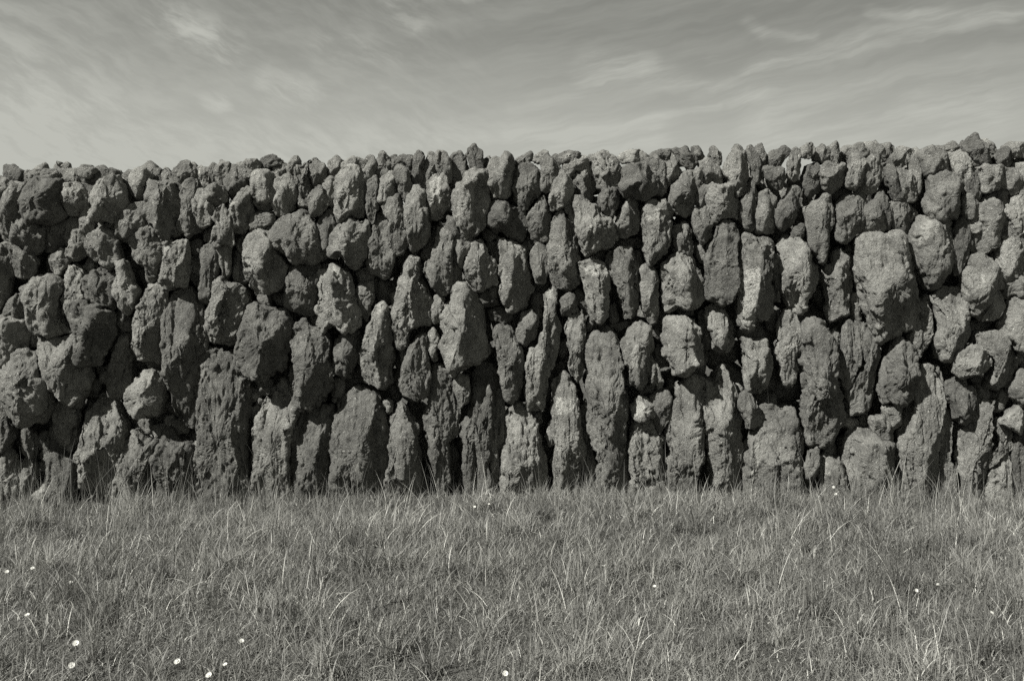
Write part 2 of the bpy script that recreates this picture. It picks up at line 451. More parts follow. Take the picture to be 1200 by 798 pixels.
def pnoise(p):
    p = p.astype(np.float32)
    i = np.floor(p).astype(np.int32); f = p - i
    u = f * f * f * (f * (f * 6 - 15) + 10)
    i &= 255
    out = 0
    for dx in (0, 1):
        hx = _perm[(i[:, 0] + dx) & 255]; wxx = u[:, 0] if dx else 1 - u[:, 0]
        for dy in (0, 1):
            hy = _perm[hx + ((i[:, 1] + dy) & 255)]; wy = u[:, 1] if dy else 1 - u[:, 1]
            for dz in (0, 1):
                h = _perm[hy + ((i[:, 2] + dz) & 255)]; wzz = u[:, 2] if dz else 1 - u[:, 2]
                g = _grad[h]
                d = g[:, 0] * (f[:, 0] - dx) + g[:, 1] * (f[:, 1] - dy) + g[:, 2] * (f[:, 2] - dz)
                out = out + d * wxx * wy * wzz
    return out * 1.5


def fbm(p, octv=3, gain=0.5):
    a, s, o = 1.0, 1.0, 0
    for k in range(octv):
        o = o + a * pnoise(p * s + 17.3 * k); a *= gain; s *= 2.03
    return o


def worley(p):
    p = p.astype(np.float32)
    i = np.floor(p).astype(np.int32); f = p - i
    f1 = np.full(len(p), 9.0, np.float32); f2 = f1.copy(); cid = np.zeros(len(p), np.int32); rel = np.zeros((len(p), 3), np.float32)
    for dx in (-1, 0, 1):
        hx = _perm[(i[:, 0] + dx) & 255]
        for dy in (-1, 0, 1):
            hy = _perm[hx + ((i[:, 1] + dy) & 255)]
            for dz in (-1, 0, 1):
                h = _perm[hy + ((i[:, 2] + dz) & 255)]
                r = _rand3[h]
                v = f - r - np.array([dx, dy, dz], np.float32)
                d = (v * v).sum(1)
                c = d < f1; cid[c] = h[c]; rel[c] = v[c]
                f2 = np.minimum(f2, np.maximum(f1, d)); f1 = np.minimum(f1, d)
    return np.sqrt(f1), np.sqrt(f2), cid, rel


def make_mesh(name, verts, quads, tris, smooth=True):
    me = bpy.data.meshes.new(name)
    nq, nt = len(quads), len(tris)
    me.vertices.add(len(verts)); me.vertices.foreach_set('co', np.ascontiguousarray(verts, np.float32).ravel())
    loops = np.concatenate([np.asarray(quads, np.int32).ravel(), np.asarray(tris, np.int32).ravel()])
    me.loops.add(len(loops)); me.loops.foreach_set('vertex_index', loops)
    me.polygons.add(nq + nt)
    st = np.concatenate([np.arange(nq) * 4, nq * 4 + np.arange(nt) * 3]).astype(np.int32)
    me.polygons.foreach_set('loop_start', st)
    me.polygons.foreach_set('use_smooth', np.full(nq + nt, smooth))
    me.update(calc_edges=True)
    return me


def point_attr(me, name, vals):
    a = me.attributes.new(name, 'FLOAT', 'POINT'); a.data.foreach_set('value', np.ascontiguousarray(vals, np.float32))


def link(name, me, mat=None, parent=None, loc=None):
    o = bpy.data.objects.new(name, me); col.objects.link(o)
    if mat is not None: me.materials.append(mat)
    if parent is not None: o.parent = parent
    if loc is not None: o.location = loc
    return o


def tag(o, label=None, cat=None, group=None, kind=None):
    if label: o['label'] = label
    if cat: o['category'] = cat
    if group: o['group'] = group
    if kind: o['kind'] = kind
    return o


# ------------------------------------------------------------------ materials
class NT:
    def __init__(s, tree): s.t = tree; s.t.nodes.clear()
    def n(s, typ, ins=None, **kw):
        nd = s.t.nodes.new(typ)
        for k, v in kw.items(): setattr(nd, k, v)
        for k, v in (ins or {}).items():
            sk = nd.inputs[k]
            if isinstance(v, bpy.types.NodeSocket): s.t.links.new(v, sk)
            else: sk.default_value = v
        return nd
    def math(s, op, a, b=0.0, c=0.0, clamp=False):
        return s.n('ShaderNodeMath', {0: a, 1: b, 2: c}, operation=op, use_clamp=clamp).outputs[0]
    def noise(s, vec, scale, detail=3.0, rough=0.5, dist=0.0):
        return s.n('ShaderNodeTexNoise', {'Vector': vec, 'Scale': scale, 'Detail': detail, 'Roughness': rough, 'Distortion': dist}).outputs[0]
    def smooth(s, v, a, b, lo=0.0, hi=1.0):
        return s.n('ShaderNodeMapRange', {'Value': v, 'From Min': a, 'From Max': b, 'To Min': lo, 'To Max': hi}, interpolation_type='SMOOTHSTEP').outputs[0]
    def mix(s, f, a, b):
        nd = s.n('ShaderNodeMix', data_type='RGBA')
        for i, v in ((0, f), (6, a), (7, b)):
            if isinstance(v, bpy.types.NodeSocket): s.t.links.new(v, nd.inputs[i])
            else: nd.inputs[i].default_value = v
        return nd.outputs[2]


TINT = (1.0, 1.0, 0.925)            # the photograph is a warm-toned monochrome


def grey(v): return (v * TINT[0], v * TINT[1], v * TINT[2], 1.0)


def new_mat(name):
    m = bpy.data.materials.new(name); m.use_nodes = True
    return m, NT(m.node_tree)


def stone_material():
    m, t = new_mat('weathered_limestone')
    tc = t.n('ShaderNodeTexCoord').outputs['Object']
    oi = t.n('ShaderNodeObjectInfo').outputs['Random']
    off = t.n('ShaderNodeVectorMath', {0: tc, 1: t.n('ShaderNodeCombineXYZ', {0: t.math('MULTIPLY', oi, 37.0), 1: t.math('MULTIPLY', oi, 91.0), 2: t.math('MULTIPLY', oi, 53.0)}).outputs[0]}, operation='ADD').outputs[0]
    big = t.noise(off, 7.0, 4.0, 0.6, 0.3)
    mid = t.noise(off, 32.0, 4.0, 0.65)
    fine = t.noise(off, 210.0, 3.0, 0.7)
    base = t.mix(t.smooth(big, 0.36, 0.66), grey(ST_LO), grey(ST_HI))
    base = t.mix(t.math('MULTIPLY', t.smooth(mid, 0.52, 0.66), 0.5), base, grey(ST_DK))
    # lichen crusts: pale scattered spots and speckle
    vo = t.n('ShaderNodeTexVoronoi', {'Vector': t.n('ShaderNodeVectorMath', {0: off, 1: t.n('ShaderNodeTexNoise', {'Vector': off, 'Scale': 60.0}).outputs[1]}, operation='MULTIPLY_ADD').outputs[0], 'Scale': 46.0}).outputs['Distance']
    nd = t.t.nodes[-1]
    spot = t.math('MULTIPLY', t.smooth(vo, 0.32, 0.2), t.smooth(t.noise(off, 9.0, 3.0, 0.7), 0.48, 0.58))
    base = t.mix(t.math('MULTIPLY', spot, 0.7), base, grey(ST_LI))
    speck = t.smooth(t.noise(off, 130.0, 2.0, 0.6), 0.63, 0.71)
    base = t.mix(t.math('MULTIPLY', speck, 0.75), base, grey(ST_LI * 1.25))
    dark = t.smooth(fine, 0.43, 0.30)
    base = t.mix(t.math('MULTIPLY', dark, 0.5), base, grey(ST_DK * 0.8))
    pale = t.n('ShaderNodeAttribute', attribute_name='pale').outputs['Fac']
    pf = t.math('MULTIPLY', pale, t.smooth(t.noise(off, 70.0, 5.0, 0.75), 0.34, 0.56))
    base = t.mix(pf, base, grey(0.44))
    # stone to stone difference
    hv = t.n('ShaderNodeHueSaturation', {'Value': t.math('MULTIPLY_ADD', oi, 0.72, 0.70), 'Color': base})
    bump_h = t.math('ADD', t.math('MULTIPLY', t.noise(off, 120.0, 4.0, 0.7), 0.9), t.math('MULTIPLY', fine, 0.45))
    bp = t.n('ShaderNodeBump', {'Height': bump_h, 'Strength': 1.0, 'Distance': 0.020})
    b = t.n('ShaderNodeBsdfPrincipled', {'Base Color': hv.outputs[0], 'Roughness': 0.95, 'Specular IOR Level': 0.15, 'Normal': bp.outputs[0]})
    t.n('ShaderNodeOutputMaterial', {0: b.outputs[0]})
    return m


def grass_material(name, lo, hi, straw, straw_from):
    m, t = new_mat(name)
    tint = t.n('ShaderNodeAttribute', attribute_name='tint').outputs['Fac']
    c = t.mix(tint, grey(lo), grey(hi))
    c = t.mix(t.smooth(tint, straw_from, min(1.0, straw_from + 0.06)), c, grey(straw))
    d = t.n('ShaderNodeBsdfPrincipled', {'Base Color': c, 'Roughness': 0.55, 'Specular IOR Level': 0.35})
    tr = t.n('ShaderNodeBsdfTranslucent', {'Color': c})
    mx = t.n('ShaderNodeMixShader', {0: 0.22, 1: d.outputs[0], 2: tr.outputs[0]})
    t.n('ShaderNodeOutputMaterial', {0: mx.outputs[0]})
    return m


def ground_material():
    m, t = new_mat('turf_soil')
    tc = t.n('ShaderNodeTexCoord').outputs['Object']
    a = t.noise(tc, 2.2, 5.0, 0.65); b_ = t.noise(tc, 55.0, 4.0, 0.7)
    c = t.mix(t.smooth(a, 0.35, 0.65), grey(0.06), grey(0.12))
    c = t.mix(t.smooth(b_, 0.4, 0.7), c, grey(0.13))
    bp = t.n('ShaderNodeBump', {'Height': b_, 'Strength': 1.0, 'Distance': 0.03})
    b = t.n('ShaderNodeBsdfPrincipled', {'Base Color': c, 'Roughness': 1.0, 'Specular IOR Level': 0.1, 'Normal': bp.outputs[0]})
    t.n('ShaderNodeOutputMaterial', {0: b.outputs[0]})
    return m


def plain(name, v, rough=0.6, trans=0.0):
    m, t = new_mat(name)
    tc = t.n('ShaderNodeTexCoord').outputs['Object']
    c = t.mix(t.noise(tc, 300.0), grey(v * 0.9), grey(v))
    b = t.n('ShaderNodeBsdfPrincipled', {'Base Color': c, 'Roughness': rough, 'Specular IOR Level': 0.3})
    t.n('ShaderNodeOutputMaterial', {0: b.outputs[0]})
    return m


ST_LO, ST_HI, ST_DK, ST_LI = 0.130, 0.220, 0.066, 0.42
M_STONE = stone_material()

# ------------------------------------------------------------------ the dry-stone wall
def parse():
    out = []; ox = oy = 0
    for ln in STONES.strip().splitlines():
        tk = ln.split()
        if tk[0] == '@': ox, oy = float(tk[1]), float(tk[2]); continue
        pts = np.array([[float(v) for v in q.split(',')] for q in tk[1:]]) / 4.9875 + (ox, oy)
        out.append((tk[0][0], float(tk[0][1:]) / 100 if len(tk[0]) > 1 else None, pts))
    return out


def chaikin(p, a=0.2):
    q = np.roll(p, -1, axis=0)
    return np.stack([p * (1 - a) + q * a, p * a + q * (1 - a)], 1).reshape(-1, 2)


def resample(p, n):
    q = np.vstack([p, p[:1]])
    d = np.concatenate([[0], np.cumsum(np.linalg.norm(np.diff(q, axis=0), axis=1))])
    t = np.linspace(0, d[-1], n, endpoint=False)
    return np.stack([np.interp(t, d, q[:, 0]), np.interp(t, d, q[:, 1])], 1)


def area_centre(p):
    x, z = p[:, 0], p[:, 1]; x2, z2 = np.roll(x, -1), np.roll(z, -1)
    c = x * z2 - x2 * z; A = c.sum() / 2
    return A, np.array([((x + x2) * c).sum() / (6 * A), ((z + z2) * c).sum() / (6 * A)])


def stone_base(poly, kind, ridge, fine=0.0062, y0=None):
    """closed stone: the outline in the wall plane, a faceted front (towards -y) and a rounded back"""
    A, c = area_centre(poly)
    if A < 0: poly = poly[::-1]; A = -A
    p = poly
    if kind == 'c' and np.ptp(poly[:, 1]) > 0.95 * np.ptp(poly[:, 0]):
        p = c + (p - c) * (0.90, 1.22)
    for amt in (0.042, 0.055):                              # broken, not curved, between the corners
        q = np.roll(p, -1, 0); e_ = q - p
        mid = p + e_ * rng.uniform(0.35, 0.65, len(p))[:, None] + np.stack([-e_[:, 1], e_[:, 0]], 1) * rng.normal(-0.01, amt, len(p))[:, None]
        p = np.stack([p, mid], 1).reshape(-1, 2)
    p = chaikin(p, 0.12)
    A2, _ = area_centre(p)
    p = resample(c + (p - c) * math.sqrt(A / A2), 120)
    tg = np.roll(p, -3, 0) - np.roll(p, 3, 0)
    nn = np.stack([tg[:, 1], -tg[:, 0]], 1); nn /= np.maximum(np.linalg.norm(nn, axis=1), 1e-9)[:, None]
    p = p + nn * (GROW_W if kind == 'w' else GROW + {'b': 0.003, 'c': 0.001}.get(kind, 0.0) + 0.005 * float(np.clip((c[0] - 1.5) / 0.3, 0, 1)) + 0.0035 * float(np.clip((c[1] - 0.95) / 0.35, 0, 1)))
    per = np.linalg.norm(p - np.roll(p, 1, 0), axis=1).sum()
    n = int(np.clip(per / fine, 24, 380))
    b = resample(p, n)
    W = np.ptp(poly[:, 0]); H = np.ptp(poly[:, 1]); mn = min(W, H)
    # a wide direction can lie along a diagonal: use area / length for thickness
    L = max(np.linalg.norm(poly - c, axis=1).max() * 2, 1e-3)
    mn = min(mn, 1.25 * A / L)
    T = float(np.clip(0.78 * mn, 0.030, 0.175)); TB = float(np.clip(0.9 * mn, 0.05, 0.17))
    rmax = np.linalg.norm(b - c, axis=1).max()
    M = int(np.clip(rmax / fine, 5, 52)); MB = max(4, M // 3)
    rho = np.sin(np.linspace(0, 1, M + 1)[1:] * math.pi / 2) ** 0.92
    pexp = rng.uniform(4.0, 9.0)
    xz = c + (b - c)[None] * rho[:, None, None]                     # M,n,2
    rr = np.broadcast_to(rho[:, None], (M, n))
    h = T * np.minimum(1, np.maximum(1 - rr, 0) / rng.uniform(0.13, 0.27)) ** 0.60
    xz = np.concatenate([c[None], xz.reshape(-1, 2)]); h = np.concatenate([[T], h.ravel()])
    rel = xz - c
    hs = h.copy()

    def cut(hs, ang_, h0, f0, eh):
        # a flat broken face that starts at f0 of the reach in direction ang_ and falls to eh of h0 at the rim
        q = rel @ np.array([math.cos(ang_), math.sin(ang_)])
        ext = q.max(); x0 = f0 * ext
        return np.minimum(hs, h0 - h0 * (1 - eh) * (q - x0) / (ext - x0))
    if kind != 'w':
        rg = rng.uniform(0.55, 0.95) if ridge is None else ridge
        xr = (poly[:, 0].min() + rg * W - c[0]) / max(poly[:, 0].max() - c[0], 1e-3)
        hs = cut(hs, rng.uniform(-0.38, 0.30), rng.uniform(0.86, 1.0) * T, min(xr + 0.0, 0.85), rng.uniform(0.0, 0.08))
        hs = cut(hs, math.pi + rng.uniform(-0.7, 0.7), rng.uniform(0.85, 1.0) * T, rng.uniform(0.0, 0.75), rng.uniform(0.25, 0.7))
    for k in range(rng.integers(5, 10)):
        hs = cut(hs, rng.uniform(0, 2 * math.pi), rng.uniform(0.8, 1.0) * T, rng.uniform(0.0, 0.9), rng.uniform(0.0, 0.7))
    hs = np.maximum(hs, 0.0)
    yf = -hs
    rb = np.cos(np.linspace(0, 1, MB + 1)[1:] * math.pi / 2)        # 1 -> 0 excl. first
    rb = rb[:-1]
    yb0 = yf[-n:]
    xb = c + (b - c)[None] * rb[:, None, None]
    hb = np.broadcast_to((TB * np.sqrt(1 - rb ** 2))[:, None], (len(rb), n))
    yb = np.maximum(hb, yb0[None] * (rb[:, None] ** 4) + hb)
    V = np.concatenate([np.stack([xz[:, 0], yf, xz[:, 1]], 1),
                        np.stack([xb[..., 0].ravel(), yb.ravel(), xb[..., 1].ravel()], 1),
                        [[c[0], TB, c[1]]]])
    j = np.arange(n); j2 = (j + 1) % n
    tris = [np.stack([np.zeros(n, int), 1 + j, 1 + j2], 1)]
    quads = []
    NR = M + len(rb)
    for k in range(NR - 1):
        a = 1 + k * n; q = 1 + (k + 1) * n
        quads.append(np.stack([a + j, q + j, q + j2, a + j2], 1))
    last = 1 + (NR - 1) * n
    tris.append(np.stack([last + j, np.full(n, len(V) - 1), last + j2], 1))
    if y0 is None:
        y0 = {'b': rng.normal(0.022, 0.014), 'f': rng.normal(-0.022, 0.022), 'c': rng.normal(0.025, 0.025), 'w': rng.uniform(0.03, 0.075)}[kind]
    V[:, 1] += y0
    return V, np.concatenate(quads), np.concatenate(tris), c, mn


items = []      # (type, V, Q, T, centre, size, visible)
parsed = parse()
for kind, ridge, px in parsed:
    if kind == 'b':
        lowest = px[:, 1].max()
        if lowest > 555: px = px.copy(); px[px[:, 1] > lowest - 25, 1] += 16
    poly = np.stack([wx(px[:, 0]), wz(px[:, 1])], 1)
    V, Q, T_, c, mn = stone_base(poly, kind, ridge)
    asp = np.ptp(poly[:, 1]) / max(np.ptp(poly[:, 0]), 1e-3)
    nm = {'b': 'base_slab', 'c': 'coping_stone', 'w': 'wedge_stone', 'f': 'upright_stone' if asp > UP_ASP else 'boulder'}[kind]
    items.append([nm, V, Q, T_, c, mn, True, kind])
# the wall goes on to both sides of what the photograph shows
for kind, ridge, px in parsed:
    for edge, lo, hi in ((-6, -30, 300), (1207, 900, 1260)):
        cx = px[:, 0].mean()
        if lo < cx < hi and (kind != 'w' or rng.random() < 0.5):
            q = px.copy(); q[:, 0] = 2 * edge - q[:, 0]
            if (edge < 0 and q[:, 0].max() > 2) or (edge > 0 and q[:, 0].min() < 1198): continue
            poly = np.stack([wx(q[:, 0]), wz(q[:, 1])], 1)
            V, Q, T_, c, mn = stone_base(poly, kind, None, fine=0.016)
            items.append(['rubble_stone', V, Q, T_, c, mn, False, kind])
# hearting packed behind the lower courses
for gx in np.arange(-4.1, 4.1, 0.17):
    for gz in np.arange(0.02, 1.40, 0.17):
        k = 7; a = np.sort(rng.uniform(0, 2 * math.pi, k) * 0.25 + np.arange(k) * 2 * math.pi / k)
        r = rng.uniform(0.085, 0.135, k)
        poly = np.stack([gx + rng.uniform(-.03, .03) + r * np.cos(a), gz + rng.uniform(-.03, .03) + 1.15 * r * np.sin(a)], 1)
        V, Q, T_, c, mn = stone_base(poly, 'f', None, fine=0.024, y0=rng.uniform(0.19, 0.27))
        items.append(['rubble_stone', V, Q, T_, c, mn, False, 'h'])

for gx in np.arange(-4.1, 4.1, 0.12):
    for gz in np.arange(1.40, 1.76, 0.11):
        if gz > wz(200 - 30 * (gx + 2.67) / 5.34) - 0.062 or rng.random() < 0.03: continue
        k = 7; a = np.sort(rng.uniform(0, 2 * math.pi, k) * 0.25 + np.arange(k) * 2 * math.pi / k)
        r = rng.uniform(0.05, 0.08, k)
        poly = np.stack([gx + rng.uniform(-.03, .03) + r * np.cos(a), gz + rng.uniform(-.03, .03) + 1.3 * r * np.sin(a)], 1)
        V, Q, T_, c, mn = stone_base(poly, 'f', None, fine=0.014, y0=rng.uniform(0.13, 0.20))
        items.append(['rubble_stone', V, Q, T_, c, mn, False, 'h'])

# all stones get their weathering in one numpy pass
cnt = np.array([len(i[1]) for i in items]); start = np.concatenate([[0], np.cumsum(cnt)])
P = np.concatenate([i[1] for i in items]).astype(np.float64)
sid = np.repeat(np.arange(len(items)), cnt)
TR = np.concatenate([np.concatenate([i[2][:, [0, 1, 2]], i[2][:, [0, 2, 3]], i[3]]) + start[k] for k, i in enumerate(items)])
size = np.array([i[5] for i in items])[sid]
off = rng.uniform(0, 200, (len(items), 3))[sid]
isb = np.array([1.0 if i[7] == 'b' or (i[0] == 'upright_stone' and rng.random() < 0.7) else 0.0 for i in items])[sid]
rough = rng.uniform(0.7, 1.35, len(items))[sid]


def normals(P):
    fn = np.cross(P[TR[:, 1]] - P[TR[:, 0]], P[TR[:, 2]] - P[TR[:, 0]])
    N = np.zeros_like(P)
    for k in range(3):
        for ax in range(3):
            N[:, ax] += np.bincount(TR[:, k], weights=fn[:, ax], minlength=len(P))
    return N / np.maximum(np.linalg.norm(N, axis=1), 1e-12)[:, None]


# a slow twist of the outline so that no stone is a clean extrusion
amp = np.clip(size * 0.06, 0.002, 0.009)
for ax in range(3):
    P[:, ax] += amp * fbm(P / (0.6 * size + 0.05)[:, None] + off + 31 * ax, 2)
# nicks and spalls along the outline
sp1, sp2, cid, _ = worley(P * np.array([1, 1, 0.6]) / 0.035 + off)
for ax in (0, 2):
    P[:, ax] += np.clip(size * 0.035, 0.0012, 0.0045) * ((_rand3[cid, ax] - 0.5) * 2 * np.clip((sp2 - sp1) / 0.15, 0, 1) + 0.8 * pnoise(P / 0.022 + off + 60 * ax))
N = normals(P)
stretch = np.stack([np.ones(len(P)), np.ones(len(P)), np.where(isb > 0, 0.30, 0.50)], 1)
Pn = P * stretch + off * 0.37


def chips(Q, a_const, a_tilt):
    # broken faces: every cell of the rock is a flat chip with its own height and tilt
    f1, f2, cid, rel = worley(Q)
    e = np.clip((f2 - f1) / 0.11, 0, 1); e = e * e * (3 - 2 * e)
    return e * (a_const * (_rand3[cid, 0] - 0.5) * 2 + a_tilt * (rel * _grad[(cid + 77) & 255]).sum(1))


cs = 0.46 * size + 0.030
wob = np.stack([fbm(P / 0.07 + off + 9 * k_, 2) for k_ in range(3)], 1) * 0.22
d = chips(Pn / cs[:, None] + wob, np.clip(size * 0.06, 0.002, 0.011), np.clip(size * 0.10, 0.003, 0.015))


def crumple(Q, K=6, flat=0.35):
    # sum of folded planes: flat facets meeting in sharp creases
    o = 0
    for k in range(K):
        v = rng.normal(size=3) * np.array([1, 1, flat]); v /= np.linalg.norm(v)
        x = Q @ v * rng.uniform(0.75, 1.35) + k * 3.7
        o = o + np.abs(x - np.floor(x) - 0.5) * 2 - 0.5
    return o / math.sqrt(K)


wl = (0.38 * size + 0.03)[:, None]
d += np.clip(size * 0.11, 0.004, 0.019) * crumple((P + off) / wl + 0.35 * wob)
d += 0.0044 * rough * crumple((P + off) / 0.048 + 0.5 * wob, 7)
d += 0.0014 * rough * fbm(Pn / 0.05, 3, 0.6)
cr = pnoise(Pn * np.where(isb > 0, 0.45, 1.0)[:, None] * np.array([1, 1, 0.33]) / 0.085 + 7.7)      # cracks
cm = np.clip(pnoise(Pn / 0.12 + 50) * 2.6 + 0.25, 0, 1)
d -= cm * (0.010 + 0.007 * isb) * np.exp(-(cr / 0.05) ** 2)
d += 0.0015
P += N * d[:, None]
N = normals(P)
g1, g2, _, _ = worley(P * stretch / 0.024 + off)                                # pits and knobs
d2 = -0.0032 * rough * np.clip(0.42 - g1, 0, 1) * 2 * (pnoise(P / 0.08 + off) > -0.1) + 0.0064 * rough * (0.28 - np.abs(fbm(P / 0.020 + off, 2, 0.7)))
rid = pnoise(P * np.array([1, 1, 0.10]) / 0.022 + off)
d2 += isb * 0.0056 * (0.4 - np.abs(rid) * 1.6)
P += N * d2[:, None]

# white lichen: stains with outlines of their own
PALE = """820 300:225,90 300,60 325,110 305,200 290,300 290,400 250,430 225,380 215,180
960 160:590,490 640,500 635,560 580,600 530,640 545,550
960 160:420,590 490,650 525,760 500,720 440,640
820 440:325,330 318,440 290,580 272,590 300,420
440 160:330,250 375,235 400,330 390,420 330,450 320,330
660 300:390,520 440,500 440,640 380,640
660 300:100,60 200,50 200,120 140,110
220 300:870,75 920,70 925,120 885,130
440 160:1055,125 1130,100 1180,108 1120,135
660 160:770,60 790,62 800,100 775,95
820 440:685,520 710,500 700,620 685,640
820 160:1120,610 1160,620 1150,640 1110,620
660 160:470,480 540,430 610,430 590,470 500,500
220 160:280,400 300,380 320,385 285,450 275,470
220 160:30,225 60,195 70,215 45,240
960 300:880,100 900,110 890,160 870,130
0 300:485,320 540,340 540,380 490,370
0 300:480,450 550,460 540,500 485,530
820 440:845,290 880,245 930,275 930,310 900,320
220 300:1110,290 1140,260 1150,330 1120,340
220 300:1010,580 1060,600 1040,680 1010,640
440 440:1050,120 1150,120 1160,200 1050,220
440 300:1000,190 1040,190 1040,240 1000,250
440 300:10,470 40,470 40,520 5,530
960 440:-10,480 30,500 30,560 -10,560
660 440:395,160 440,130 480,170 480,220 420,230"""
pale = np.zeros(len(P))
jx = fbm(P / 0.03 + 5, 3) * 0.016
for ln in PALE.splitlines():
    o_, pts = ln.split(':'); ox, oy = map(float, o_.split())
    q = np.array([[float(v) for v in s.split(',')] for s in pts.split()]) / 4.9875 + (ox, oy)
    q = np.stack([wx(q[:, 0]), wz(q[:, 1])], 1)
    x = P[:, 0] + jx; z = P[:, 2] + jx[::-1] * 0
    ins = np.zeros(len(P), bool)
    for (x1, z1), (x2, z2) in zip(q, np.roll(q, -1, 0)):
        cond = ((z1 > z) != (z2 > z)) & (x < (x2 - x1) * (z - z1) / (z2 - z1 + 1e-12) + x1)
        ins ^= cond
    pale = np.maximum(pale, ins * (P[:, 1] < 0.08) * (0.9 if ln.startswith('820 300') else 0.60))

wall = bpy.data.objects.new('dry_stone_wall', None); col.objects.link(wall)
wall.empty_display_size = 0.3
tag(wall, 'long grey dry stone wall of upright rough limestone boulders standing across the grass field', 'stone wall')
rub = [[], [], []]; rub_p = []; nv = 0
for k, it in enumerate(items):
    V = P[start[k]:start[k + 1]]
    if it[0] == 'rubble_stone':
        rub[0].append(V); rub[1].append(it[2] + nv); rub[2].append(it[3] + nv); nv += len(V); continue
    org = np.array([it[4][0], V[:, 1].mean(), V[:, 2].min()])
    me = make_mesh(it[0], V - org, it[2], it[3])
    point_attr(me, 'pale', pale[start[k]:start[k + 1]])
    o = link(it[0], me, M_STONE, wall, org)
    pf = pale[start[k]:start[k + 1]].mean()
    if pf > 0.05: o['label'] = {'base_slab': 'base slab with white lichen patches', 'coping_stone': 'coping stone whitened by lichen'}.get(it[0], 'stone with a white lichen patch')
me = make_mesh('rubble_stone', np.concatenate(rub[0]), np.concatenate(rub[1]), np.concatenate(rub[2]))
point_attr(me, 'pale', np.zeros(nv))
tag(link('rubble_stone', me, M_STONE, wall), kind='stuff')

# ------------------------------------------------------------------ ground
def ground_z(x, y):
    p = np.stack([x, y, np.zeros_like(x)], 1)
    z = 0.055 * pnoise(p / 1.7 + 3.1) + 0.030 * pnoise(p / 0.6) + 0.014 * pnoise(p / 0.22 + 9)
    near = np.exp(-((y + 0.1) / 0.8) ** 2)
    z = z - 0.075 * np.clip(pnoise(p / 0.24 + 21) - 0.42, 0, 1) * 2
    z = z * (1 - 0.25 * near) - 0.012 * near - 0.045 * np.clip((-x - 1.3) / 1.4, 0, 1) * near
    return z


xs = np.concatenate([[-1500, -500, -150, -60, -30, -15, -9], np.arange(-6, 6.01, 0.06), [9, 15, 30, 60, 150, 500, 1500]])
ys = np.concatenate([[-300, -60, -20, -10], np.arange(-7, 2.01, 0.06), [3, 5, 8, 12, 20, 40, 100, 300, 800, 2500]])
X, Y = np.meshgrid(xs, ys)
Z = ground_z(X.ravel(), Y.ravel())
fade = np.where((np.abs(X.ravel()) < 6.1) & (Y.ravel() > -7.1) & (Y.ravel() < 2.1), 1.0, 0.0)
nx = len(xs); a = (np.arange(len(ys) - 1)[:, None] * nx + np.arange(nx - 1)[None]).ravel()
me = make_mesh('ground', np.stack([X.ravel(), Y.ravel(), Z * fade], 1), np.stack([a, a + 1, a + nx + 1, a + nx], 1), np.zeros((0, 3), int))
tag(link('ground', me, ground_material()), kind='structure')


# ------------------------------------------------------------------ grass
def blades(x, y, length, width, lean, segs=3, curl=1.0, tip=0.12, head=None):
    """bent tapering blades -> verts, quads, tris, index of blade per vertex"""
    n = len(x); az = rng.uniform(0, 2 * math.pi, n); face = rng.uniform(0, 2 * math.pi, n)
    z0 = ground_z(x, y) - 0.004
    cx, cy, cz = x.copy(), y.copy(), z0.copy(); ang = lean * 0.45
    rows = []
    for s in range(segs + 1):
        f = s / segs
        w = width * (1 - f) ** 0.7 * 0.5 + (0 if s < segs else 0)
        if head is not None and f > 0.8 and s < segs: w = head * 0.5
        if s < segs:
            rows += [np.stack([cx - w * np.cos(face), cy - w * np.sin(face), cz], 1), np.stack([cx + w * np.cos(face), cy + w * np.sin(face), cz], 1)]
        else:
            rows.append(np.stack([cx, cy, cz], 1))
        st = length / segs; hz = np.sin(ang) * st
        cx = cx + hz * np.cos(az); cy = cy + hz * np.sin(az); cz = cz + np.cos(ang) * st
        ang = ang + lean * 0.75 * curl / segs * 1.6
    V = np.stack(rows, 1); k = V.shape[1]                       # n,k,3
    V[..., 2] = np.maximum(V[..., 2], z0[:, None] + 0.004)
    base = (np.arange(n) * k)[:, None]
    Q = np.concatenate([base + np.array([2 * s, 2 * s + 1, 2 * s + 3, 2 * s + 2]) for s in range(segs - 1)])
    Tt = base + np.array([2 * segs - 2, 2 * segs - 1, 2 * segs])
    return V.reshape(-1, 3), Q, Tt, np.repeat(np.arange(n), k)


def field(n, x0, x1, y0, y1, thin=0.42, freq=0.22):
    x = rng.uniform(x0, x1, n); y = rng.uniform(y0, y1, n)
    d = fbm(np.stack([x, y, x * 0], 1) / freq + 4.4, 3)
    keep = (rng.random(n) < np.clip(0.74 + 1.0 * d, thin, 1.0))
    return x[keep], y[keep]


def clump(x, y, s, k=0.0): return pnoise(np.stack([x, y, x * 0 + k], 1) / s)


def grass_object(name, parts, mat, label):
    Vs, Qs, Ts, tints, n = [], [], [], [], 0
    for (V, Q, T_, tn) in parts:
        Vs.append(V); Qs.append(Q + n); Ts.append(T_ + n); tints.append(tn); n += len(V)
    me = make_mesh(name, np.concatenate(Vs), np.concatenate(Qs), np.concatenate(Ts))
    point_attr(me, 'tint', np.concatenate(tints))
    return tag(link(name, me, mat), label, 'grass', kind='stuff')


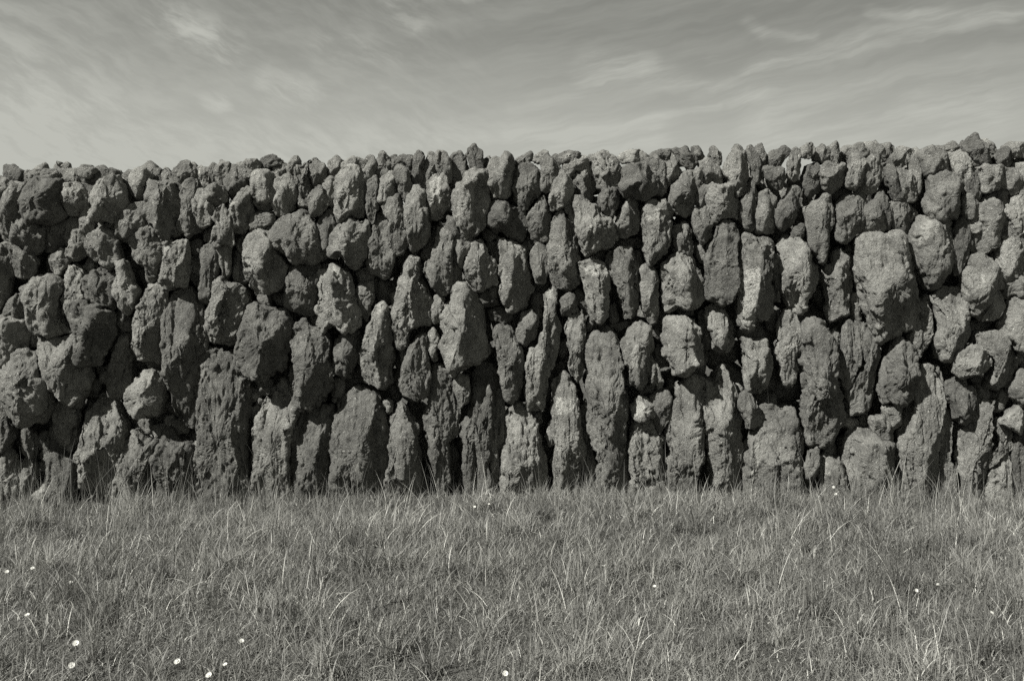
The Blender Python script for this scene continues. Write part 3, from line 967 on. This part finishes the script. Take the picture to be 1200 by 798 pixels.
parts = []
def add_turf(n, x0, x1, y0, y1, lmul=1.0, wmul=1.0):
    x, y = field(n, x0, x1, y0, y1)
    m = len(x); c = clump(x, y, 0.45); c2 = clump(x, y, 0.13, 5)
    L = np.clip(rng.lognormal(math.log(0.050), 0.42, m) * (1 + 0.6 * c + 0.5 * c2), 0.022, 0.17) * lmul
    W = rng.uniform(0.0019, 0.0040, m) * wmul
    lean = np.abs(rng.normal(1.15, 0.65, m))
    V, Q, T_, i = blades(x, y, L, W, lean)
    tn = np.clip(0.42 + 0.20 * rng.normal(size=m) + 0.28 * c + 0.18 * c2, 0, 0.9)
    tn = np.where(rng.random(m) < 0.055, 0.98, tn)
    parts.append((V, Q, T_, tn[i].astype(np.float32)))
add_turf(N_GRASS, -3.0, 3.0, -3.4, -0.02)
add_turf(N_GRASS // 7, -5.5, -3.0, -4.5, -0.02, 1.1, 1.6)
add_turf(N_GRASS // 7, 3.0, 5.5, -4.5, -0.02, 1.1, 1.6)
add_turf(N_GRASS // 9, -3.0, 3.0, -6.0, -3.4, 1.0, 1.6)
add_turf(N_GRASS // 10, -5.0, 5.0, 0.45, 3.0, 1.3, 2.2)
x = rng.uniform(-14, 14, 14000); y = rng.uniform(3, 22, 14000)
V, Q, T_, i = blades(x, y, rng.uniform(0.08, 0.22, len(x)), rng.uniform(0.008, 0.02, len(x)), np.abs(rng.normal(0.6, 0.4, len(x))))
parts.append((V, Q, T_, rng.uniform(0.2, 0.8, len(x))[i].astype(np.float32)))
# tussocks: blades fanning out of one root
nt = 520
tx = rng.uniform(-3.1, 3.1, nt); ty = rng.uniform(-3.3, -0.06, nt); ts = rng.lognormal(0, 0.3, nt)
who = np.repeat(np.arange(nt), rng.integers(35, 130, nt))
m = len(who); rr = np.abs(rng.normal(0, 0.030, m)) * ts[who]; ra = rng.uniform(0, 2 * math.pi, m)
V, Q, T_, i = blades(tx[who] + rr * np.cos(ra), ty[who] + rr * np.sin(ra), rng.lognormal(math.log(0.085), 0.3, m) * ts[who], rng.uniform(0.0024, 0.0048, m), np.abs(rng.normal(0.75, 0.45, m)), curl=1.3)
tt = rng.normal(0.45, 0.25, nt)
parts.append((V, Q, T_, np.clip(tt[who] + 0.15 * rng.normal(size=m), 0, 0.92)[i].astype(np.float32)))
# a fringe of longer grass against the foot of the wall
x = rng.uniform(-4, 4, 9000); y = rng.uniform(-0.30, -0.03, 9000)
k = rng.random(9000) < np.clip(0.40 + 1.3 * clump(x, y, 0.30, 2) + 0.2 * (x < -1.6), 0.06, 1); x, y = x[k], y[k]
V, Q, T_, i = blades(x, y, rng.lognormal(math.log(0.088), 0.55, len(x)) * (1 + 0.7 * clump(x, y, 0.25, 6)), rng.uniform(0.0018, 0.0035, len(x)), np.abs(rng.normal(0.45, 0.35, len(x))))
parts.append((V, Q, T_, np.clip(rng.normal(0.45, 0.2, len(x)), 0, 1)[i].astype(np.float32)))
grass_object('meadow_grass', parts, grass_material('grass_blade', G_LO, G_HI, G_STRAW, 0.93), 'short tangled meadow grass covering the ground in front of the stone wall')

# taller seed stalks and bleached straws
parts = []
def add_stalks(n, x0, x1, y0, y1, l0, l1, lean_m, lean_s, tint, w=(0.0013, 0.0024), head=None):
    x = rng.uniform(x0, x1, n); y = rng.uniform(y0, y1, n)
    k = rng.random(n) < np.clip(0.5 + 1.1 * clump(x, y, 0.4, 8), 0.12, 1); x, y = x[k], y[k]; n = len(x)
    V, Q, T_, i = blades(x, y, rng.uniform(l0, l1, n), rng.uniform(*w, n), np.abs(rng.normal(lean_m, lean_s, n)), segs=5, curl=0.6, head=head)
    parts.append((V, Q, T_, np.clip(rng.normal(tint, 0.16, n), 0, 1)[i].astype(np.float32)))
add_stalks(1500, -3.2, 3.2, -3.3, -0.1, 0.09, 0.24, 1.1, 0.5, 0.8)
add_stalks(620, 1.0, 2.0, -2.6, -0.5, 0.16, 0.36, 0.20, 0.16, 0.05)
add_stalks(260, 1.0, 2.2, -2.6, -0.5, 0.14, 0.32, 0.30, 0.2, 0.5)
add_stalks(900, -3.2, -1.5, -0.9, -0.05, 0.14, 0.38, 0.4, 0.35, 0.7)
add_stalks(420, -1.5, 3.0, -0.45, -0.05, 0.12, 0.32, 0.45, 0.3, 0.7)
add_stalks(500, -3.0, 3.0, -3.2, -0.6, 0.08, 0.20, 0.6, 0.4, 0.0)
add_stalks(260, -3.0, 0.2, -2.6, -0.6, 0.14, 0.30, 0.35, 0.25, 0.5)
add_stalks(1100, -3.2, 3.2, -3.3, -0.2, 0.08, 0.22, 1.7, 0.5, 0.99, (0.0017, 0.0030))
grass_object('grass_stalks', parts, grass_material('grass_stalk', G_LO * 0.45, G_HI * 1.25, G_STRAW * 1.3, 0.82), 'thin bleached seed stalks rising through the short meadow grass')

# ------------------------------------------------------------------ daisies
M_PETAL, M_DISC, M_STEM = plain('daisy_petal', 0.52), plain('daisy_centre', 0.42), plain('daisy_stem', 0.09)


def tube(pts, r0, r1, k=5):
    V = []; pts = np.array(pts)
    for i, p in enumerate(pts):
        r = r0 + (r1 - r0) * i / (len(pts) - 1)
        for a in range(k): V.append(p + (r * math.cos(2 * math.pi * a / k), r * math.sin(2 * math.pi * a / k), 0))
    Q = [[i * k + a, i * k + (a + 1) % k, (i + 1) * k + (a + 1) % k, (i + 1) * k + a] for i in range(len(pts) - 1) for a in range(k)]
    return np.array(V), np.array(Q)


def daisy_meshes():
    h = 0.085
    V, Q = tube([(0, 0, 0), (0.002, 0, h * 0.5), (0, 0, h)], 0.0011, 0.0009)
    stem = make_mesh('stem', V, Q, np.zeros((0, 3), int))
    V, Q = [], []
    for i in range(17):
        a = 2 * math.pi * i / 17; ca, sa = math.cos(a), math.sin(a); b0 = len(V)
        for r, w, z in ((0.003, 0.0010, 0.001), (0.008, 0.0021, 0.0035), (0.0125, 0.0016, 0.0045 + 0.001 * (i % 3))):
            for s in (-1, 1): V.append((r * ca - s * w * sa, r * sa + s * w * ca, z))
        for s in (0, 2): Q.append([b0 + s, b0 + s + 1, b0 + s + 3, b0 + s + 2])
    petals = make_mesh('petals', np.array(V), np.array(Q), np.zeros((0, 3), int))
    V = [(0, 0, 0.0045)]; T_ = []; Q = []
    for j, (r, z) in enumerate(((0.0022, 0.0040), (0.0036, 0.0024), (0.0038, 0.0005))):
        for i in range(10): V.append((r * math.cos(i * math.pi / 5), r * math.sin(i * math.pi / 5), z))
    for i in range(10):
        T_.append([0, 1 + i, 1 + (i + 1) % 10])
        for j in (0, 1): Q.append([1 + j * 10 + i, 11 + j * 10 + i, 11 + j * 10 + (i + 1) % 10, 1 + j * 10 + (i + 1) % 10])
    disc = make_mesh('flower_centre', np.array(V), np.array(Q), np.array(T_))
    stem.materials.append(M_STEM); petals.materials.append(M_PETAL); disc.materials.append(M_DISC)
    return stem, petals, disc, h


stem_me, petal_me, disc_me, DH = daisy_meshes()
for px, py, sc, label in DAISIES:
    sc *= 0.60
    # where the flower head stands on the field
    hz = DH * sc
    y = -DIST + (EYE - hz) * (DIST / M_PX) / (py - 300.0) if False else -DIST + (EYE - hz) / ((py - 300.0) * M_PX / DIST)
    y = min(y, -0.16)
    x = wx(px) * (y + DIST) / DIST
    root = bpy.data.objects.new('daisy', None); col.objects.link(root)
    root.empty_display_size = 0.02
    z = float(ground_z(np.array([x]), np.array([y]))[0])
    zh = EYE - (py - 300.0) * M_PX * (y + DIST) / DIST        # height the head must reach
    s_ = max(0.5, (zh - z) / DH)
    root.location = (x, y, z); root.rotation_euler = (0, 0, random.uniform(0, 6.28))
    tag(root, label, 'daisy', 'white daisies in the grass')
    st = link('stem', stem_me, None, root); st.scale = (1, 1, s_)
    fl = link('petals', petal_me, None, root, (0, 0, DH * s_)); fl.scale = (sc, sc, sc)
    fl.rotation_euler = (random.uniform(0.2, 0.75), random.uniform(-0.3, 0.3), -root.rotation_euler.z)
    link('flower_centre', disc_me, None, fl, (0, 0, 0.0005))

# ------------------------------------------------------------------ sky and sun
w = bpy.data.worlds.new('World'); scene.world = w; w.use_nodes = True
t = NT(w.node_tree)
sky = t.n('ShaderNodeTexSky', sky_type='NISHITA', sun_disc=False, sun_elevation=R(SUN_EL), sun_rotation=R(180 - SUN_AZ * -1), altitude=50, air_density=1.0, dust_density=1.6, ozone_density=1.0)
bw = t.math('MINIMUM', t.n('ShaderNodeRGBToBW', {0: sky.outputs[0]}).outputs[0], SKYCAP)
dirv = t.n('ShaderNodeTexCoord').outputs['Generated']
sp = t.n('ShaderNodeSeparateXYZ', {0: dirv})
az = t.math('MULTIPLY', t.math('ARCTAN2', sp.outputs[0], sp.outputs[1]), 57.2958)
el = t.math('MULTIPLY', t.math('ARCSINE', sp.outputs[2]), 57.2958)


def vec(a, b, c=0.0): return t.n('ShaderNodeCombineXYZ', {0: a, 1: b, 2: c}).outputs[0]


warp = t.n('ShaderNodeTexNoise', {'Vector': vec(az, el), 'Scale': 0.16, 'Detail': 4.0, 'Roughness': 0.6}).outputs[1]
wsp = t.n('ShaderNodeSeparateColor', {0: warp})
azw = t.math('MULTIPLY_ADD', t.math('SUBTRACT', wsp.outputs[0], 0.5), 2.6, az)
elw = t.math('MULTIPLY_ADD', t.math('SUBTRACT', wsp.outputs[1], 0.5), 1.7, el)


def fibre(rot, along, across, detail, lo, hi):
    c, s = math.cos(R(rot)), math.sin(R(rot))
    u = t.math('ADD', t.math('MULTIPLY', azw, c * along), t.math('MULTIPLY', elw, s * along))
    v = t.math('ADD', t.math('MULTIPLY', azw, -s * across), t.math('MULTIPLY', elw, c * across))
    return t.smooth(t.noise(vec(u, v), 1.0, detail, 0.62), lo, hi)


def ang(px, py):
    return math.degrees(math.atan((px - 600) * M_PX / DIST)), math.degrees(math.atan((300 - py) * M_PX / math.hypot(DIST, (px - 600) * M_PX)))


def wisp(x0, y0, x1, y1, width, gain):
    """soft cirrus streak between two directions of the sky"""
    a0, e0 = ang(x0, y0); a1, e1 = ang(x1, y1)
    L2 = (a1 - a0) ** 2 + (e1 - e0) ** 2
    da, de = t.math('SUBTRACT', azw, a0), t.math('SUBTRACT', elw, e0)
    h = t.math('DIVIDE', t.math('ADD', t.math('MULTIPLY', da, a1 - a0), t.math('MULTIPLY', de, e1 - e0)), L2, clamp=True)
    qa = t.math('SUBTRACT', da, t.math('MULTIPLY', h, a1 - a0)); qe = t.math('SUBTRACT', de, t.math('MULTIPLY', h, e1 - e0))
    dist = t.math('SQRT', t.math('ADD', t.math('MULTIPLY', qa, qa), t.math('MULTIPLY', qe, qe)))
    wd = width * M_PX / DIST * 57.3
    return t.math('MULTIPLY', t.smooth(dist, wd, 0.0), gain)


acc = None
for wp in WISPS:
    o_ = wisp(*wp); acc = o_ if acc is None else t.n('ShaderNodeMath', {0: acc, 1: o_, 2: 0.25}, operation='SMOOTH_MAX').outputs[0]
side = t.smooth(az, -6.0, 2.0)
fib = t.math('MULTIPLY', t.n('ShaderNodeMix', {0: side, 2: fibre(-26, 0.40, 1.3, 8.0, 0.34, 0.70), 3: fibre(12, 0.12, 0.95, 8.0, 0.32, 0.72)}, data_type='FLOAT').outputs[0], 1.0)
cl = t.math('MULTIPLY', acc, t.math('ADD', fib, 0.20))
veil = t.math('MULTIPLY', fibre(8, 0.05, 0.35, 4.0, 0.42, 0.75), t.smooth(el, 60.0, 12.0, 0.0, VEIL))
cl = t.math('ADD', cl, veil)
low = t.smooth(el, 13.0, 4.0, 0.0, LOWHAZE)
cl = t.math('ADD', cl, low, clamp=False)
cl = t.math('MINIMUM', cl, 0.9)
skyc = t.mix(0.0, grey(1.0), grey(1.0))
base = t.n('ShaderNodeVectorMath', {0: vec(*SKYTINT), 'Scale': t.math('MULTIPLY', t.math('POWER', bw, SKYPOW), t.smooth(el, 16.0, 55.0, SKYMUL, SKYMUL * ZENITH))}, operation='SCALE').outputs[0]
mixed = t.mix(cl, base, (CLOUD * SKYTINT[0], CLOUD * SKYTINT[1], CLOUD * SKYTINT[2], 1))
bg = t.n('ShaderNodeBackground', {'Color': mixed, 'Strength': SKY_STRENGTH})
t.n('ShaderNodeOutputWorld', {0: bg.outputs[0]})

sl = bpy.data.lights.new('sun', 'SUN'); sl.energy = SUN_E; sl.angle = R(0.53); sl.color = (1.0, 0.98, 0.93)
so = bpy.data.objects.new('sun', sl); col.objects.link(so)
e, a = R(SUN_EL), R(SUN_AZ)
to_sun = np.array([math.sin(a) * math.cos(e), -math.cos(a) * math.cos(e), math.sin(e)])
from mathutils import Vector
so.rotation_euler = Vector(-to_sun).to_track_quat('-Z', 'Y').to_euler()
so.location = (-3, -6, 6)

# ------------------------------------------------------------------ camera
cd = bpy.data.cameras.new('camera'); cd.sensor_width = 36.0; cd.sensor_fit = 'HORIZONTAL'
cd.lens = 36.0 * DIST / (1200 * M_PX)
cd.shift_y = -99.0 / 1200.0
cd.clip_start = 0.05; cd.clip_end = 6000
cam = bpy.data.objects.new('camera', cd); col.objects.link(cam)
cam.location = (0, -DIST, EYE); cam.rotation_euler = (R(90), 0, 0)
scene.camera = cam
vs = scene.view_settings
vs.view_transform = 'Standard'; vs.look = 'None'; vs.exposure = EXPOSURE; vs.gamma = 1.0
scene.display_settings.display_device = 'sRGB'
scene.cycles.use_denoising = False
scene.cycles.max_bounces = 6; scene.cycles.diffuse_bounces = 3
